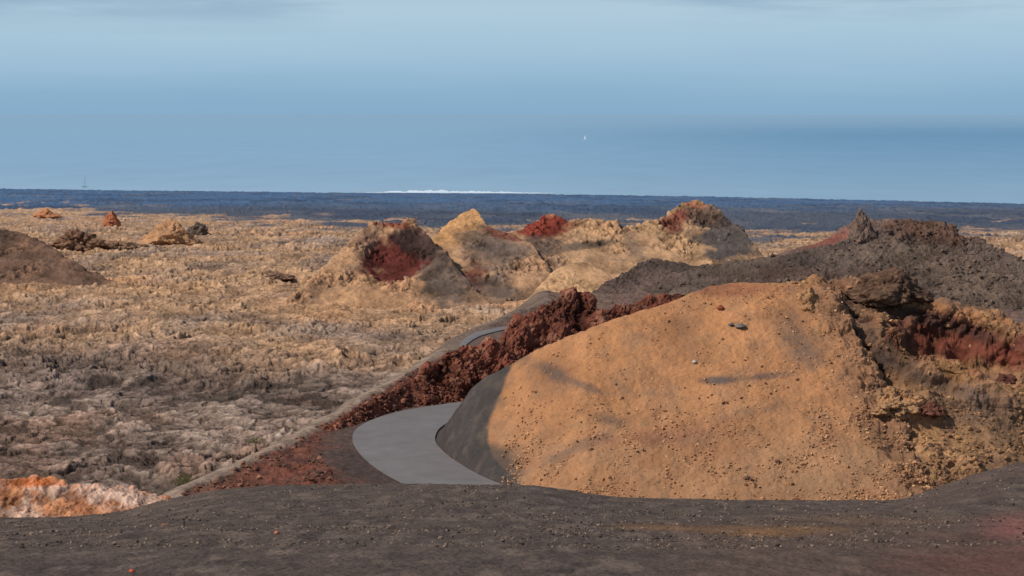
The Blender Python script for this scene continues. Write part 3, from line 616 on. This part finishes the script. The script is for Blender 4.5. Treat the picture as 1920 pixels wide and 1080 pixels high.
# ================= BOATS =================
M_wh=plain('white_paint',(240,243,246),.5,.3); M_gr=plain('grey_hull',(92,112,136),.6,.2)
def boat(px_,py_,h,label,sail,mat,matm):
    p=Pz(px_,py_,-200+.0); root=bpy.data.objects.new('sailboat',None); C.objects.link(root); root.location=(p[0],p[1],0); tag(root,label,'sailboat')
    Lh=h*.52; V=[];Q=[]; n=12
    for i in range(n+1):
        t_=i/n; x=(t_-.5)*Lh; wd=Lh*.14*math.sin(math.pi*min(1,t_*.85+.15))**.7 if t_<1 else .01
        dk_=Lh*(.09+.03*(2*t_-1)**2)
        V+=[(x,-wd,dk_),(x*.93,-wd*.6,0),(x*.9,0,-Lh*.05),(x*.93,wd*.6,0),(x,wd,dk_)]
    for i in range(n):
        for j in range(4): Q.append([i*5+j,i*5+j+1,i*5+j+6,i*5+j+5])
        Q.append([i*5+4,i*5,i*5+5,i*5+9])
    mesh_np('hull',np.array(V),np.array(Q),mat,parent=root)
    def cyl(name,a,b_,r,m_):
        a=np.array(a,float); b_=np.array(b_,float); d=b_-a; d/=np.linalg.norm(d); u=np.cross(d,[.3,1,.2]); u/=np.linalg.norm(u); v=np.cross(d,u); V=[];Q=[]
        for i in range(8):
            q=math.cos(i*math.pi/4)*u+math.sin(i*math.pi/4)*v; V+=[a+q*r,b_+q*r*.6]
        for i in range(8): k0=2*i;k1=2*((i+1)%8); Q.append([k0,k1,k1+1,k0+1])
        mesh_np(name,np.array(V),np.array(Q),m_,parent=root)
    cyl('mast',(Lh*.05,0,Lh*.08),(Lh*.05,0,h),h*.018,matm); cyl('boom',(Lh*.05,0,Lh*.25),(-Lh*.42,0,Lh*.25),h*.014,matm)
    if sail:
        for nm,A,B_,T in (('mainsail',(Lh*.03,Lh*.28),(-Lh*.42,Lh*.28),(Lh*.04,h*.97)),('jib',(Lh*.48,Lh*.14),(Lh*.08,Lh*.2),(Lh*.07,h*.85))):
            V=[];Q=[];k=8
            for i in range(k+1):
                t_=i/k
                for j in range(k+1):
                    s_2=j/k; x=(A[0]*(1-s_2)+B_[0]*s_2)*(1-t_)+T[0]*t_; zz=(A[1]*(1-s_2)+B_[1]*s_2)*(1-t_)+T[1]*t_
                    V.append((x,-Lh*.1*math.sin(math.pi*s_2)*(1-t_),zz))
            for i in range(k):
                for j in range(k): Q.append([i*(k+1)+j,i*(k+1)+j+1,(i+1)*(k+1)+j+1,(i+1)*(k+1)+j])
            mesh_np(nm,np.array(V),np.array(Q),M_wh,parent=root)
boat(1097,262,42,'tiny white sailboat under full sail on the open sea',True,M_wh,M_wh)
boat(159,351,30,'small grey boat with bare mast near the coast, far left',False,M_gr,M_gr)

# ================= SKY / LIGHT / CAMERA =================
SE,SA=math.radians(46),math.radians(-112)
w=bpy.data.worlds.new('World'); bpy.context.scene.world=w; w.use_nodes=True; N=w.node_tree.nodes; L=w.node_tree.links
bg=N['Background']; sk=N.new('ShaderNodeTexSky'); sk.sky_type='NISHITA'; sk.sun_disc=False; sk.sun_elevation=SE; sk.sun_rotation=SA; sk.altitude=200
sm=N.new('ShaderNodeVectorMath'); sm.operation='SCALE'; sm.inputs['Scale'].default_value=.09; L.new(sk.outputs[0],sm.inputs[0])
tc=N.new('ShaderNodeTexCoord'); sep=N.new('ShaderNodeSeparateXYZ'); L.new(tc.outputs['Generated'],sep.inputs[0])
mp=N.new('ShaderNodeMapping'); mp.inputs['Scale'].default_value=(5.5,5.5,60); L.new(tc.outputs['Generated'],mp.inputs[0])
nz=N.new('ShaderNodeTexNoise'); nz.inputs['Scale'].default_value=1; nz.inputs['Detail'].default_value=6; nz.inputs['Roughness'].default_value=.55; L.new(mp.outputs[0],nz.inputs['Vector'])
mr=N.new('ShaderNodeMapRange'); mr.inputs['From Min'].default_value=0; mr.inputs['From Max'].default_value=.0625; L.new(sep.outputs['Z'],mr.inputs['Value'])
ad=N.new('ShaderNodeMath'); ad.operation='MULTIPLY_ADD'; ad.inputs[1].default_value=.26; L.new(nz.outputs['Fac'],ad.inputs[0]); 
ad2=N.new('ShaderNodeMath'); ad2.operation='SUBTRACT'; ad2.inputs[1].default_value=.13; L.new(mr.outputs[0],ad2.inputs[0]); L.new(ad2.outputs[0],ad.inputs[2])
rp=ramp([(0,(135,172,202)),(.14,(139,176,204)),(.34,(154,188,212)),(.6,(167,197,217)),(.8,(175,202,219)),(1,(173,198,214))]); L.new(ad.outputs[0],rp.inputs[0])
cr=N.new('ShaderNodeMapRange'); cr.inputs['From Min'].default_value=.46; cr.inputs['From Max'].default_value=.66; cr.inputs['To Max'].default_value=.7; L.new(nz.outputs['Fac'],cr.inputs['Value'])
hi=N.new('ShaderNodeMapRange'); hi.inputs['From Min'].default_value=.038; hi.inputs['From Max'].default_value=.058; L.new(sep.outputs['Z'],hi.inputs['Value'])
cm=N.new('ShaderNodeMath'); cm.operation='MULTIPLY'; L.new(cr.outputs[0],cm.inputs[0]); L.new(hi.outputs[0],cm.inputs[1])
mc=N.new('ShaderNodeMix'); mc.data_type='RGBA'; L.new(cm.outputs[0],mc.inputs['Factor']); L.new(rp.outputs[0],mc.inputs['A']); mc.inputs['B'].default_value=(*lin((126,158,189)),1)
up=N.new('ShaderNodeMapRange'); up.inputs['From Min'].default_value=.08; up.inputs['From Max'].default_value=.3; L.new(sep.outputs['Z'],up.inputs['Value'])
mf=N.new('ShaderNodeMix'); mf.data_type='RGBA'; L.new(up.outputs[0],mf.inputs['Factor']); L.new(mc.outputs['Result'],mf.inputs['A']); L.new(sm.outputs[0],mf.inputs['B'])
L.new(mf.outputs['Result'],bg.inputs['Color']); bg.inputs['Strength'].default_value=1.0
ld=bpy.data.lights.new('sun','SUN'); ld.energy=3.4; ld.angle=math.radians(.6); ld.color=(1,.94,.86)
lo=bpy.data.objects.new('sun',ld); C.objects.link(lo)
sd=Vector((math.sin(SA)*math.cos(SE),math.cos(SA)*math.cos(SE),math.sin(SE)))
lo.rotation_euler=sd.to_track_quat('Z','Y').to_euler(); lo.location=(-100,-100,400)
cd=bpy.data.cameras.new('camera'); cd.lens=70; cd.sensor_width=36; cd.clip_start=1; cd.clip_end=3000000
co=bpy.data.objects.new('camera',cd); C.objects.link(co); co.location=(0,0,CZ); co.rotation_euler=(math.pi/2-PIT,0,0)
sc_=bpy.context.scene; sc_.camera=co; sc_.view_settings.view_transform='Standard'; sc_.view_settings.look='None'; sc_.view_settings.exposure=0
for o in C.objects:
    if o.name.split('.')[0] in ('hill','mound','cinder_cone') : o['kind']='structure'
